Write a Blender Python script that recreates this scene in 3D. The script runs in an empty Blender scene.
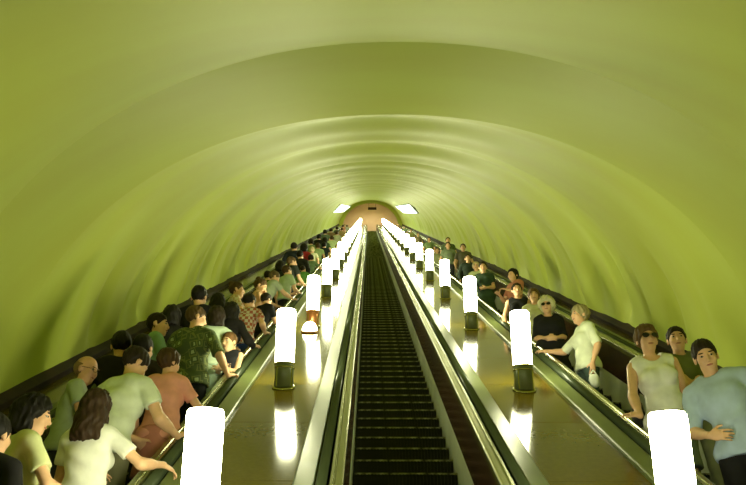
import bpy, math, random
import numpy as np
from mathutils import Vector, Matrix, Euler
import openvdb
R = math.radians
random.seed(4)
scn = bpy.context.scene
col = scn.collection
TAN, CO, SI = math.tan(R(30)), math.cos(R(30)), 0.5
CX, CY, CZ = 0.0, -2.194, 1.62            # eye of the photographer on the lower landing
TOPY = 77.8                               # horizontal run of the flight
S0 = 1.09; S1 = S0 + TOPY / CO
def P(s, u, v):
    """s along the slope, u across, v square to the slope; the eye is the origin"""
    return Vector((CX + u, CY + s*CO - v*SI, CZ + s*SI + v*CO))
def plane_z(y, v): return CZ + (y - CY)*TAN + v/CO

# ------------------------------------------------------------------ materials
def mat(name, base, rough=.5, metal=0, spec=.5, emit=None, est=0, coat=0):
    m = bpy.data.materials.new(name); m.use_nodes = True
    b = m.node_tree.nodes['Principled BSDF']
    b.inputs['Base Color'].default_value = (*base, 1)
    b.inputs['Roughness'].default_value = rough
    b.inputs['Metallic'].default_value = metal
    b.inputs['Specular IOR Level'].default_value = spec
    b.inputs['Coat Weight'].default_value = coat
    b.inputs['Coat Roughness'].default_value = .06
    if emit:
        b.inputs['Emission Color'].default_value = (*emit, 1); b.inputs['Emission Strength'].default_value = est
    return m
def noisy(m, c1, c2, scale=4, detail=4, stretch=(1,1,1), lo=.35, hi=.65, bump=0, rough=None):
    nt = m.node_tree; N = nt.nodes; L = nt.links; b = N['Principled BSDF']
    tc = N.new('ShaderNodeTexCoord'); mp = N.new('ShaderNodeMapping'); mp.inputs['Scale'].default_value = stretch
    nz = N.new('ShaderNodeTexNoise'); nz.inputs['Scale'].default_value = scale; nz.inputs['Detail'].default_value = detail
    cr = N.new('ShaderNodeValToRGB')
    cr.color_ramp.elements[0].position = lo; cr.color_ramp.elements[0].color = (*c1, 1)
    cr.color_ramp.elements[1].position = hi; cr.color_ramp.elements[1].color = (*c2, 1)
    L.new(tc.outputs['Object'], mp.inputs['Vector']); L.new(mp.outputs[0], nz.inputs['Vector'])
    L.new(nz.outputs['Fac'], cr.inputs[0]); L.new(cr.outputs[0], b.inputs['Base Color'])
    if bump:
        bp = N.new('ShaderNodeBump'); bp.inputs['Strength'].default_value = bump; bp.inputs['Distance'].default_value = .01
        L.new(nz.outputs['Fac'], bp.inputs['Height']); L.new(bp.outputs[0], b.inputs['Normal'])
    if rough:
        mr = N.new('ShaderNodeMapRange'); mr.inputs['To Min'].default_value = rough[0]; mr.inputs['To Max'].default_value = rough[1]
        L.new(nz.outputs['Fac'], mr.inputs['Value']); L.new(mr.outputs[0], b.inputs['Roughness'])
    return m
LIGHT = (1.0, 1.0, .60)
M = {}
M['plaster'] = noisy(mat('plaster', (.5,.6,.2), .5), (.53,.585,.095), (.56,.655,.115), .9, 5, (.4,1.6,.4), .3, .7, .05)
M['wood'] = noisy(mat('lacquered wood', (.1,.06,.01),   .1, spec=.13), (.098,.070,.003), (.122,.088,.005), 30, 3, (1,1,1), .2, .8, 0, (.09,.13))
M['darkwood'] = noisy(mat('dark panel', (.03,.015,.01), .22), (.030,.012,.008), (.055,.022,.013), 5, 4, (1,.5,.5), .3, .7)
M['cornice'] = noisy(mat('dark brown cornice', (.02,.012,.01), .6, spec=.15), (.016,.009,.007), (.032,.018,.012), 3, 4)
M['alu'] = noisy(mat('enamelled metal strip', (.2,.22,.1), .4, .0, spec=.12), (.12,.145,.05), (.155,.185,.065), 3, 3, (1,1,1), .3, .7, 0, (.30,.40))
M['skirt'] = noisy(mat('skirt metal', (.4,.45,.25), .3, .2), (.60,.64,.48), (.80,.84,.66), 2.4, 4, (.3,1,1), .3, .7, 0, (.25,.42))
M['brass'] = noisy(mat('rail guide metal', (.4,.36,.12), .25, .7), (.22,.225,.08), (.30,.30,.12), 3, 3, (1,1,1), .3, .7)
M['rubber'] = mat('handrail rubber', (.05,.066,.034), .24, spec=.5)
M['step'] = noisy(mat('step metal', (.03,.03,.02), .42, .5), (.006,.0055,.005), (.014,.012,.009), 7, 4, (1,1,1), .3, .7)
M['nosing'] = noisy(mat('worn step edge', (.16,.16,.1), .4, .8), (.03,.03,.018), (.42,.42,.27), 11, 4, (1,1,1), .38, .62)
M['concrete'] = noisy(mat('landing stone', (.3,.27,.2), .4), (.22,.19,.12), (.32,.28,.19), 3, 5)
M['peach'] = noisy(mat('peach plaster', (.62,.36,.2), .6), (.66,.47,.30), (.72,.53,.35), .8, 4)
M['glow'] = mat('lit opal glass', (.9,.9,.85), .3, emit=LIGHT, est=1)
M['glow2'] = mat('lit panel', (.9,.9,.85), .3, emit=(.8,1,.8), est=1)
M['lampbase'] = noisy(mat('lamp base enamel', (.06,.08,.03), .35, .2), (.12,.14,.06), (.17,.19,.09), 6, 3)
M['lampring'] = mat('lamp ring metal', (.36,.34,.12), .25, .9)
M['copper'] = noisy(mat('copper lamp base', (.4,.16,.05), .3, .6), (.34,.13,.04), (.5,.22,.08), 6, 3)
M['hall'] = mat('added hall glow', (.9,.9,.85), .3, emit=(1.0,.86,.58), est=40)  # emission for the added light hidden behind the top arch
M['sign'] = mat('dark sign', (.02,.012,.008), .5)
M['frame'] = mat('dark frame', (.05,.05,.02), .5)

# ------------------------------------------------------------------ mesh helpers
def mesh_obj(name, verts, faces, m, parent=None, smooth=False, mats=None, fm=None):
    me = bpy.data.meshes.new(name)
    me.from_pydata([tuple(v) for v in verts], [], faces)
    for x in (mats or [m]): me.materials.append(x)
    if fm is not None: me.polygons.foreach_set('material_index', fm)
    if smooth: me.polygons.foreach_set('use_smooth', [True]*len(me.polygons))
    me.update()
    o = bpy.data.objects.new(name, me); col.objects.link(o)
    if parent: o.parent = parent
    return o
def thing(name, label, cat, loc=(0,0,0), rz=0, group=None):
    o = bpy.data.objects.new(name, None); o.empty_display_size = .2; col.objects.link(o)
    o.location = loc; o.rotation_euler = (0,0,rz); o['label'] = label; o['category'] = cat
    if group: o['group'] = group
    return o
def inv(parent, pts):
    """world points into an unrotated parent's space"""
    l = parent.location if parent else Vector((0,0,0))
    return [Vector(p) - l for p in pts]
def prism(name, prof, s0, s1, m, parent=None, smooth=False, n=1):
    """profile of (u,v) points carried along the slope"""
    k = len(prof); vs = []; fs = []
    for i in range(n+1):
        s = s0 + (s1-s0)*i/n
        vs += [P(s, u, v) for u, v in prof]
    for i in range(n):
        for j in range(k):
            a = i*k+j; b = i*k+(j+1) % k
            fs.append((a, b, b+k, a+k))
    fs.append(tuple(range(k))[::-1]); fs.append(tuple(n*k+j for j in range(k)))
    # outward orientation
    area = sum(prof[j][0]*prof[(j+1)%k][1]-prof[(j+1)%k][0]*prof[j][1] for j in range(k))
    if area < 0: fs = [f[::-1] for f in fs]
    fs = [f[::-1] for f in fs]
    return mesh_obj(name, inv(parent, vs), fs, m, parent, smooth)
def lathe(name, prof, m, parent=None, n=32, smooth=True, off=(0,0,0), shear=0):
    """profile of (r,z) turned round a vertical axis; shear tilts the z with y"""
    vs = []; fs = []; k = len(prof)
    for i in range(n):
        a = 2*math.pi*i/n
        for r, z in prof:
            x, y = r*math.cos(a), r*math.sin(a)
            vs.append((off[0]+x, off[1]+y, off[2]+z+shear*y))
    for i in range(n):
        for j in range(k-1):
            a = i*k+j; b = ((i+1) % n)*k+j
            fs.append((a, b, b+1, a+1))
    o = mesh_obj(name, vs, fs, m, parent, smooth)
    return o
def box(name, lo, hi, m, parent=None):
    x0,y0,z0 = lo; x1,y1,z1 = hi
    vs = [(x0,y0,z0),(x1,y0,z0),(x1,y1,z0),(x0,y1,z0),(x0,y0,z1),(x1,y0,z1),(x1,y1,z1),(x0,y1,z1)]
    fs = [(3,2,1,0),(4,5,6,7),(0,1,5,4),(1,2,6,5),(2,3,7,6),(3,0,4,7)]
    return mesh_obj(name, vs, fs, m, parent)
def struct(o):
    o['kind'] = 'structure'; return o

# ------------------------------------------------------------------ the vault
U0 = .24
def ease(a, b, x):
    t = min(1, max(0, (x-a)/(b-a))); return t*t*(3-2*t)
def rise(s):
    """half height of the shell above its springing, along the slope"""
    if s <= 3.0: return 3.36
    if s <= 5.9: return 3.36 + .16*((s-3.0)/2.9)**3
    if s <= 7.5: return 3.52 - .34*((s-5.9)/1.6)**.9
    t = s - 7.5
    r = 3.18 + .12*(1-math.exp(-t/.8)) + .12*t/85
    ph = (t % 3.9)/3.9
    return r + min(1, t/2)*(.062*math.sin(2*math.pi*(ph-.1)) + .018*math.sin(2*math.pi*t/1.3)) - (.05*ph if t > 3.9 else 0)
def widen(s):
    if s <= 7.5: return 0
    t = s-7.5
    return min(1, t/1.5)*(.05*math.sin(2*math.pi*t/4.2+1) + .03*math.sin(2*math.pi*t/1.7))
def pleat(s):
    t = s-8.6
    if t < 0: return 0
    return min(1, t)*.12*max(0, math.sin(2*math.pi*t/1.07+.9*math.sin(t*.8)))**3*(.6+.4*math.sin(t*2.3))
def section(s, horiz=None, n=96):
    A, B, vc, e = 3.72, rise(s), -2.3, 2.12; wd = widen(s); pl = pleat(s)
    uv = []
    for i in range(n+1):
        th = math.pi*i/n
        c, q = math.cos(th), math.sin(th)
        uu, vv = A*math.copysign(abs(c)**(2/e), c), vc + B*abs(q)**(2/e)
        g1 = min(1, max(0, (vv+1.75)/.3)); g2 = min(1, max(0, (vv+1.2)/2.2)); g3 = min(1, max(0, (-.15-vv)/1.1)); g = wd*g1*(1-.85*g2*g2*(3-2*g2)) + pl*g1*g3*g3*(3-2*g3)
        uv.append((U0+uu+g*c, vv+g*abs(q)))
    uv = [(uv[0][0], -3.0)] + uv + [(uv[-1][0], -3.0)]
    if horiz is None: return [P(s, u, v) for u, v in uv]
    return [Vector((u, horiz, max(-.1, CZ + .05 + v*1.1))) for u, v in uv]
ss = [2.2+.185*i for i in range(21)]; ss[-1] = 5.9
ss += [5.9+.1*i for i in range(1, 17)]; ss[-1] = 7.5
q = 7.5
while q < 95.2: q += .13 if q < 7 else (.075 if q < 34 else .2); ss.append(q)
vs = []; fs = []
vs += section(1, -6.1) + section(1, -4.6)
for q in ss: vs += section(q)
k = len(section(1)); rows = len(ss)+2
for i in range(rows-1):
    for j in range(k-1):
        a = i*k+j; fs.append((a, a+1, a+k+1, a+k))
vault = struct(mesh_obj('ceiling', vs, fs, M['plaster'], smooth=True))
vault['label'] = 'yellow green plastered escalator tunnel vault with overlapping shells'
import bmesh
bm = bmesh.new(); bm.from_mesh(vault.data); bm.verts.ensure_lookup_table()
for q in (5.9, 7.5):
    i = min(range(len(ss)), key=lambda t: abs(ss[t]-q))+2
    for j in range(k-1):
        e_ = bm.edges.get((bm.verts[i*k+j], bm.verts[i*k+j+1]))
        if e_: e_.smooth = False
bm.to_mesh(vault.data); bm.free()
sd = vault.modifiers.new('thickness', 'SOLIDIFY'); sd.thickness = .12; sd.offset = -1

# portal at the top: vertical wall with an arched opening, peach hall wall beyond
PY = 79.6
base = plane_z(PY, 0); zf = TOPY*TAN
def arch(R_, zc, n=40):
    pts = [(U0-R_, zf-.3)]
    for i in range(n+1):
        a = math.pi - math.pi*i/n
        pts.append((U0+R_*math.cos(a), zc+R_*math.sin(a)))
    pts.append((U0+R_, zf-.3)); return pts
inner = arch(3.25, base+.85-3.25)
outer = []
for (x, z) in inner:
    dx, dz = x-U0, z-(base-2.9)
    l = math.hypot(dx, dz) or 1
    if z <= zf: outer.append((U0+math.copysign(4.6, dx), z))
    else: outer.append((U0+dx/l*5.0, base-2.9+max(dz,0)/l*5.2))
n = len(inner); vs = []; fs = []
for yy in (PY, PY+.12):
    vs += [(x, yy, z) for x, z in inner] + [(x, yy, z) for x, z in outer]
for j in range(n-1):
    fs.append((j, j+1, n+j+1, n+j)); fs.append((2*n+j, 3*n+j, 3*n+j+1, 2*n+j+1)); fs.append((j+1, j, 2*n+j, 2*n+j+1))
struct(mesh_obj('wall_far', vs, fs, M['plaster']))
struct(box('wall_back', (-5, PY+3.6, zf-.3), (5.6, PY+3.8, base+3.2), M['peach']))
struct(box('floor', (-4, TOPY+.0, zf-.2), (4.6, PY+3.6, zf), M['concrete']))
struct(box('floor', (-3.7, -6, -.2), (4.3, -.02, 0), M['concrete']))
struct(box('wall_front', (-4.2, -6.2, -.2), (4.8, -6.0, 5), M['plaster']))
struct(box('wall_left', (-5.0, PY+.12, zf-.3), (-4.9, PY+3.6, base+3.2), M['peach']))
struct(box('wall_right', (5.5, PY+.12, zf-.3), (5.6, PY+3.6, base+3.2), M['peach']))
struct(box('ceiling', (-5, PY+.12, base+3.2), (5.6, PY+3.8, base+3.3), M['peach']))
hl = thing('added_hall_light', 'unseen light added in the upper hall behind the arch to brighten it', 'added light', (U0, PY+.62, base+1.75))  # added light, out of sight behind the portal, brightens the peach wall
box('frame', (-1.3,-.3,0), (1.3,.3,.07), M['frame'], hl)
for sx in (-1, 1): lathe('rod', [(0,.07),(.02,.07),(.02,1.56),(0,1.56)], M['frame'], hl, 8, off=(sx,0,0))
box('diffuser', (-1.25,-.27,-.04), (1.25,.27,-.001), M['hall'], hl)
sg = thing('hanging_sign', 'small dark rectangular sign hanging in the peach arch at the top', 'sign', (.42, PY+.1, base+.12))
box('panel', (-.5,-.04,-.16), (.5,.04,.16), M['sign'], sg)
for sx in (-.4, .4):
    lathe('rod', [(0,.16),(.012,.16),(.012,.95),(0,.95)], M['frame'], sg, 8, off=(sx,0,0))

# lit panels leaning from the vault near the top
def litpanel(label, c4):
    c = sum((Vector(p) for p in c4), Vector())/4
    t = thing('lit_panel', label, 'light panel', c)
    q = [Vector(p)-c for p in c4]
    nrm = (q[1]-q[0]).cross(q[3]-q[0]).normalized()
    if nrm.dot(Vector((CX, CY, CZ))-c) < 0: nrm = -nrm
    def slab(name, pts, o0, o1, m):
        vv = [p+nrm*o0 for p in pts]+[p+nrm*o1 for p in pts]
        mesh_obj(name, vv, [(0,1,2,3),(7,6,5,4),(0,4,5,1),(1,5,6,2),(2,6,7,3),(3,7,4,0)], m, t)
    slab('housing', q, -.12, 0, M['frame'])
    slab('diffuser', [p*.9 for p in q], .001, .03, M['glow2'])
litpanel('white lit panel on the left side of the vault by the top arch', [P(62,-2.80,-.31), P(60,-2.10,.36), P(86,-1.94,.30), P(86,-2.66,-.33)])
litpanel('white lit panel on the right side of the vault by the top arch', [P(52,3.25,-.29), P(50,2.56,.32), P(76,2.52,.28), P(73,3.20,-.36)])

# ------------------------------------------------------------------ cornices at the foot of the vault
struct(prism('trim_1', [(-3.75,-2.0),(-3.39,-2.0),(-3.39,-1.94),(-3.36,-1.92),(-3.36,-1.80),(-3.47,-1.70),(-3.75,-1.70)], S0, S1+1.6, M['cornice']))
struct(prism('trim_2', [(4.25,-2.0),(3.89,-2.0),(3.89,-1.94),(3.86,-1.92),(3.86,-1.80),(3.95,-1.70),(4.25,-1.70)], S0, S1+1.6, M['cornice']))

# ------------------------------------------------------------------ escalators
VD = -1.86
STEP_RUN = .4*CO
def step_mesh(w):
    vs = []; fs = []; fm = []
    def bx(x0,x1,y0,y1,z0,z1,mi):
        b = len(vs)
        vs.extend([(x0,y0,z0),(x1,y0,z0),(x1,y1,z0),(x0,y1,z0),(x0,y0,z1),(x1,y0,z1),(x1,y1,z1),(x0,y1,z1)])
        for f in [(3,2,1,0),(4,5,6,7),(0,1,5,4),(1,2,6,5),(2,3,7,6),(3,0,4,7)]: fs.append(tuple(b+i for i in f)); fm.append(mi)
    h = w/2
    bx(-h, h, .02, STEP_RUN+.015, -.05, -.012, 0)        # tread plate
    bx(-h, h, .014, .03, -.235, -.03, 0)                  # riser
    bx(-h, h, 0, .02, -.014, 0.0, 1)                      # worn edge
    nrib = 30
    for i in range(nrib):
        x = -h + w*(i+.5)/nrib
        bx(x-.009, x+.009, .006, STEP_RUN, -.012, 0, 0)
        bx(x-.009, x+.009, .004, .016, -.215, -.014, 0)
    me = bpy.data.meshes.new('step'); me.from_pydata(vs, [], fs)
    me.materials.append(M['step']); me.materials.append(M['nosing'])
    me.polygons.foreach_set('material_index', fm); me.update()
    return me
STEP = step_mesh(.992)
NSTEP = int(TOPY/STEP_RUN)
def escalator(uc, label):
    t = thing('escalator', label, 'escalator', (uc, 0, 0), 0, None)
    for k_ in range(NSTEP):
        if k_ < 100:
            o = bpy.data.objects.new('step', STEP); col.objects.link(o); o.parent = t
            o.location = (0, k_*STEP_RUN, k_*.2)
    vs = []; fs = []; fm = []; base_v = [v.co.copy() for v in STEP.vertices]
    bf = [tuple(p.vertices) for p in STEP.polygons]; bmi = [p.material_index for p in STEP.polygons]
    for k_ in range(100, NSTEP):
        b = len(vs); d = Vector((0, k_*STEP_RUN, k_*.2))
        vs += [v+d for v in base_v]; fs += [tuple(b+i for i in f) for f in bf]; fm += bmi
    o = mesh_obj('upper_steps', vs, fs, None, t, mats=[M['step'], M['nosing']], fm=fm); o['kind'] = 'stuff'
    for s in (-1, 1):
        def pr(name, prof, m, smooth=False, e=0):
            return prism(name, [(uc+s*a, b+.045) for a, b in prof], S0-e, S1+.6+e, m, t, smooth, 1)
        pr('skirt_panel', [(.502,-2.85),(.516,-2.85),(.516,-2.27),(.502,-2.27)], M['skirt'])
        pr('inner_panel', [(.504,-2.268),(.53,-2.268),(.548,-1.86),(.522,-1.86)], M['darkwood'])
        # rounded metal guide the handrail runs on
        g = [(.516,-1.90),(.514,-1.862)]
        g += [(.535-.021*math.cos(a), -1.852+.021*math.sin(a)) for a in (0, .5, 1.0, 1.57)]
        g += [(.566,-1.829),(.575,-1.84),(.580,-1.838),(.587,-1.829),(.602,-1.829),(.612,-1.845),(.612,-1.90)]
        pr('handrail_guide', g, M['brass'])
        h = [(.624,-1.88)] + [(.660-.036*math.cos(a), -1.835+.030*math.sin(a)) for a in [i*math.pi/10 for i in range(11)]] + [(.696,-1.88)]
        h = [(a, b) for a, b in h]
        r_ = pr('handrail', h, M['rubber'], True)
        pr('cover_strip', [(.708,-1.93),(.708,-1.858),(.716,-1.852),(.846,-1.868),(.856,-1.876),(.856,-1.93)], M['alu'])
    return t
escalator(.354, 'empty middle escalator with dark steps between the two rows of lamps')
escalator(-2.08, 'crowded left escalator of people with backs turned')
escalator(2.79, 'right escalator carrying people down facing the camera')

def deck(u0, u1, label, name='escalator_deck'):
    t = thing(name, label, 'deck', P(S0, (u0+u1)/2, VD), 0)
    prism('underframe', [(u0,-2.2),(u1,-2.2),(u1,VD-.012),(u0,VD-.012)], S0, S1+.6, M['brass'], t)
    s = S0; L = 1.51; off = (5.4-S0) % L
    edges = [S0, S0+off]
    while edges[-1]+L < S1+.6: edges.append(edges[-1]+L)
    edges.append(S1+.6)
    for a, b in zip(edges, edges[1:]):
        prism('deck_panel', [(u0,VD-.011),(u1,VD-.011),(u1,VD-.002),(u1-.002,VD),(u0+.002,VD),(u0,VD-.002)], a+.004, b-.004, M['wood'], t)
    return t
deck(-1.222, -.504, 'glossy brown deck left of the middle escalator carrying a row of lamps')
deck(1.212, 1.932, 'glossy brown deck right of the middle escalator carrying a row of lamps')
deck(-3.36, -2.938, 'narrow brown deck between left escalator and tunnel wall')
deck(3.648, 3.86, 'narrow brown deck between right escalator and tunnel wall')

# ------------------------------------------------------------------ lamps
UL, UR = -.88, 1.608
def lamp(s, u, label, base='lampbase', tall=1.0, proto=None):
    loc = P(s, u, VD)
    t = thing('post_lamp', label, 'lamp', loc, 0, 'lit column lamps on the escalator decks'); t.rotation_euler.x = R(7)
    if proto:
        for c in proto.children:
            d = c.copy(); col.objects.link(d); d.parent = t
        return t
    lathe('foot_ring', [(0,.0),(.118,.0),(.122,.008),(.118,.018),(.108,.022),(0,.022)], M['lampring'], t, 32, shear=math.tan(R(23)))
    lathe('lamp_base', [(0,.0),(.100,.0),(.100,.235),(.097,.25),(0,.25)], M[base], t, 32)
    for zz in (.205, .25):
        lathe('collar', [(0,zz-.008),(.104,zz-.008),(.108,zz),(.104,zz+.008),(0,zz+.008)], M['lampring'] if base == 'lampbase' else M['copper'], t, 32)
    # two narrow ribs on the base
    for a in (-.6, -2.3):
        x, y_ = .1*math.cos(a), .1*math.sin(a)
        box('rib', (x-.006, y_-.006, .0), (x+.006, y_+.006, .2), M['lampring'], t)
    lathe('lamp_glass', [(0,.259),(.096,.259),(.100,.27),(.101,.60),(.102,.80),(.099,.823),(.091,.835),(.05,.841),(0,.842)], M['glow'], t, 40)
    return t
p0 = None
order = ['nearest', 'second', 'third', 'fourth', 'fifth', 'sixth', 'seventh', 'eighth', 'ninth', 'tenth', 'eleventh', 'twelfth', 'thirteenth', 'fourteenth', 'fifteenth', 'sixteenth', 'seventeenth', 'eighteenth', 'nineteenth', 'twentieth', 'twenty first']
for side, u, st, sp in (('left', UL, 3.98, 4.28), ('right', UR, 3.93, 4.22)):
    for i in range(21):
        s = st + sp*i
        if s > S1-.5: break
        lab = 'lit white column lamp, %s from the camera in the row on the %s deck' % (order[i], side)
        if side == 'left' and i == 2:
            lamp(s, u, 'lit white column lamp with copper base behind the small dome light', 'copper'); continue
        t = lamp(s, u, lab, proto=p0)
        if p0 is None: p0 = t
dm = thing('dome_light', 'small glowing half round dome light on the left deck before a copper lamp', 'lamp', P(12.0, -.885, VD))
lathe('ring', [(0,0),(.125,0),(.13,.02),(.12,.035),(0,.035)], M['copper'], dm, 32, shear=TAN)
lathe('dome', [(.112*math.cos(a), .03+.145*math.sin(a)) for a in [i*math.pi/24 for i in range(13)]], M['glow'], dm, 32, shear=TAN*.7)
# ------------------------------------------------------------------ camera, world, colour
cd = bpy.data.cameras.new('camera'); cam = bpy.data.objects.new('camera', cd); col.objects.link(cam)
cam.location = (CX, CY, CZ)
cd.lens = 800/746*36; cd.sensor_width = 36; cd.clip_start = .05; cd.clip_end = 300
cam.rotation_euler = (R(90+27.6), 0, R(-.36))
scn.camera = cam
w = bpy.data.worlds.new('world'); scn.world = w; w.use_nodes = True
w.node_tree.nodes['Background'].inputs[0].default_value = (.0,.0,.0,1)
scn.view_settings.view_transform = 'Standard'; scn.view_settings.look = 'None'
scn.view_settings.exposure = 0; scn.view_settings.gamma = 1
scn.cycles.use_denoising = True
scn.cycles.max_bounces = 8; scn.cycles.diffuse_bounces = 6
M['glow'].node_tree.nodes['Principled BSDF'].inputs['Emission Strength'].default_value = 38
M['glow2'].node_tree.nodes['Principled BSDF'].inputs['Emission Strength'].default_value = 4

# ------------------------------------------------------------------ people
def nv(a):
    a = np.asarray(a, float); return a/(np.linalg.norm(a)+1e-9)
def rotx(a): c,s=math.cos(a),math.sin(a); return np.array([[1,0,0],[0,c,-s],[0,s,c]])
def roty(a): c,s=math.cos(a),math.sin(a); return np.array([[c,0,s],[0,1,0],[-s,0,c]])
def rotz(a): c,s=math.cos(a),math.sin(a); return np.array([[c,-s,0],[s,c,0],[0,0,1]])
class Field:
    def folds(f, amp, fr, seed=0):
        X, Y, Z = f.ax[0][:,None,None], f.ax[1][None,:,None], f.ax[2][None,None,:]
        n = np.sin(fr*(.9*X+.5*Z)+seed+1.7*np.sin(fr*.45*Z+seed*2+fr*.3*Y))*np.sin(fr*(.7*Y-.8*Z)+2*seed+1.5*np.sin(fr*.4*X+fr*.35*Z))
        n = n + .5*np.sin(fr*1.9*(Z+.6*X)+seed*3+2*np.sin(fr*.7*Y+seed))
        f.a = f.a+(amp*n).astype(np.float32)
    def strands(f, c, Rm, amp, num, seed=0):
        X, Y, Z = f.ax[0][:,None,None]-c[0], f.ax[1][None,:,None]-c[1], f.ax[2][None,None,:]-c[2]
        x, y, z = (Rm[0,i]*X+Rm[1,i]*Y+Rm[2,i]*Z for i in range(3))
        ph = np.arctan2(x, y+.02)
        n = np.sin(ph*num+seed+2.2*np.sin(z*26+seed)+1.2*np.sin(z*55))+.6*np.sin(ph*num*2.3+1.7*np.sin(z*40+2*seed))+.8*np.sin(z*60+4*np.sin(ph*3+seed))
        f.a = f.a+(amp*n).astype(np.float32)
    """a signed distance field built of smoothly joined tapering limbs"""
    def __init__(f, lo, hi, vox):
        f.v = vox; f.lo = np.array(lo, float)-4*vox
        f.n = np.ceil((np.array(hi, float)+4*vox-f.lo)/vox).astype(int)+1
        f.a = np.full(f.n, .5, np.float32)
        f.ax = [ (f.lo[i]+np.arange(f.n[i])*vox).astype(np.float32) for i in range(3)]
    def win(f, lo, hi):
        i0 = np.maximum(0, np.floor((np.array(lo)-f.lo)/f.v).astype(int)); i1 = np.minimum(f.n, np.ceil((np.array(hi)-f.lo)/f.v).astype(int)+1)
        if (i1 <= i0).any(): return None
        sl = tuple(slice(a, b) for a, b in zip(i0, i1))
        return sl, f.ax[0][sl[0]][:,None,None], f.ax[1][sl[1]][None,:,None], f.ax[2][sl[2]][None,None,:]
    def put(f, sl, d, k, mode='add'):
        a = f.a[sl]
        if mode == 'sub': a, d = -a, d
        if k > 1e-6:
            h = np.clip(.5+.5*(a-d)/k, 0, 1); r = a*(1-h)+d*h-k*h*(1-h)
        else: r = np.minimum(a, d)
        f.a[sl] = -r if mode == 'sub' else r
    def cap(f, a, b, r1, r2, k=.02, flat=False, mode='add'):
        a = np.array(a, float); b = np.array(b, float); m = max(r1, r2)+max(k, 3*f.v)
        w_ = f.win(np.minimum(a, b)-m, np.maximum(a, b)+m)
        if not w_: return
        sl, X, Y, Z = w_; ab = b-a; L2 = float(ab@ab)+1e-12
        t0 = ((X-a[0])*ab[0]+(Y-a[1])*ab[1]+(Z-a[2])*ab[2])/L2; t = np.clip(t0, 0, 1)
        d = np.sqrt((X-a[0]-t*ab[0])**2+(Y-a[1]-t*ab[1])**2+(Z-a[2]-t*ab[2])**2)-(r1+(r2-r1)*t)
        if flat: d = np.maximum(d, (t0-1)*math.sqrt(L2))
        f.put(sl, d, k, mode)
    def ell(f, c, r, Rm=None, k=.02, mode='add'):
        c = np.array(c, float); r = np.array(r, float); m = r.max()+max(k, 3*f.v)
        w_ = f.win(c-m, c+m)
        if not w_: return
        sl, X, Y, Z = w_; X, Y, Z = X-c[0], Y-c[1], Z-c[2]
        if Rm is not None: X, Y, Z = (Rm[0,i]*X+Rm[1,i]*Y+Rm[2,i]*Z for i in range(3))
        k0 = np.sqrt((X/r[0])**2+(Y/r[1])**2+(Z/r[2])**2); k1 = np.sqrt((X/r[0]**2)**2+(Y/r[1]**2)**2+(Z/r[2]**2)**2)+1e-9
        f.put(sl, k0*(k0-1)/k1, k, mode)
    def cut(f, p, n, lo=None, hi=None):
        """keep what lies behind the plane"""
        n = nv(n); c = float(np.dot(p, n))
        w_ = f.win(f.lo if lo is None else lo, f.lo+f.n*f.v if hi is None else hi)
        sl, X, Y, Z = w_
        f.a[sl] = np.maximum(f.a[sl], X*n[0]+Y*n[1]+Z*n[2]-c)
    def mesh(f, name, m, parent=None):
        g = openvdb.FloatGrid(.5); g.copyFromArray(np.clip(f.a, -.5, .5))
        p, q = g.convertToQuads(isovalue=0.0)
        if len(p) == 0: return None
        p = p*f.v+f.lo
        # orientation: quads should wind outward
        a, b, c = p[q[:,0]], p[q[:,1]], p[q[:,2]]
        vol = np.einsum('ij,ij->i', a, np.cross(b, c)).sum()
        if vol < 0: q = q[:, ::-1]
        me = bpy.data.meshes.new(name)
        me.vertices.add(len(p)); me.vertices.foreach_set('co', p.astype(np.float32).ravel())
        me.loops.add(q.size); me.loops.foreach_set('vertex_index', q.astype(np.int32).ravel())
        me.polygons.add(len(q)); me.polygons.foreach_set('loop_start', np.arange(0, q.size, 4, dtype=np.int32))
        me.polygons.foreach_set('use_smooth', np.ones(len(q), bool)); me.update(calc_edges=True); me.validate()
        me.materials.append(m)
        o = bpy.data.objects.new(name, me); col.objects.link(o)
        if parent: o.parent = parent
        return o

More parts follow.
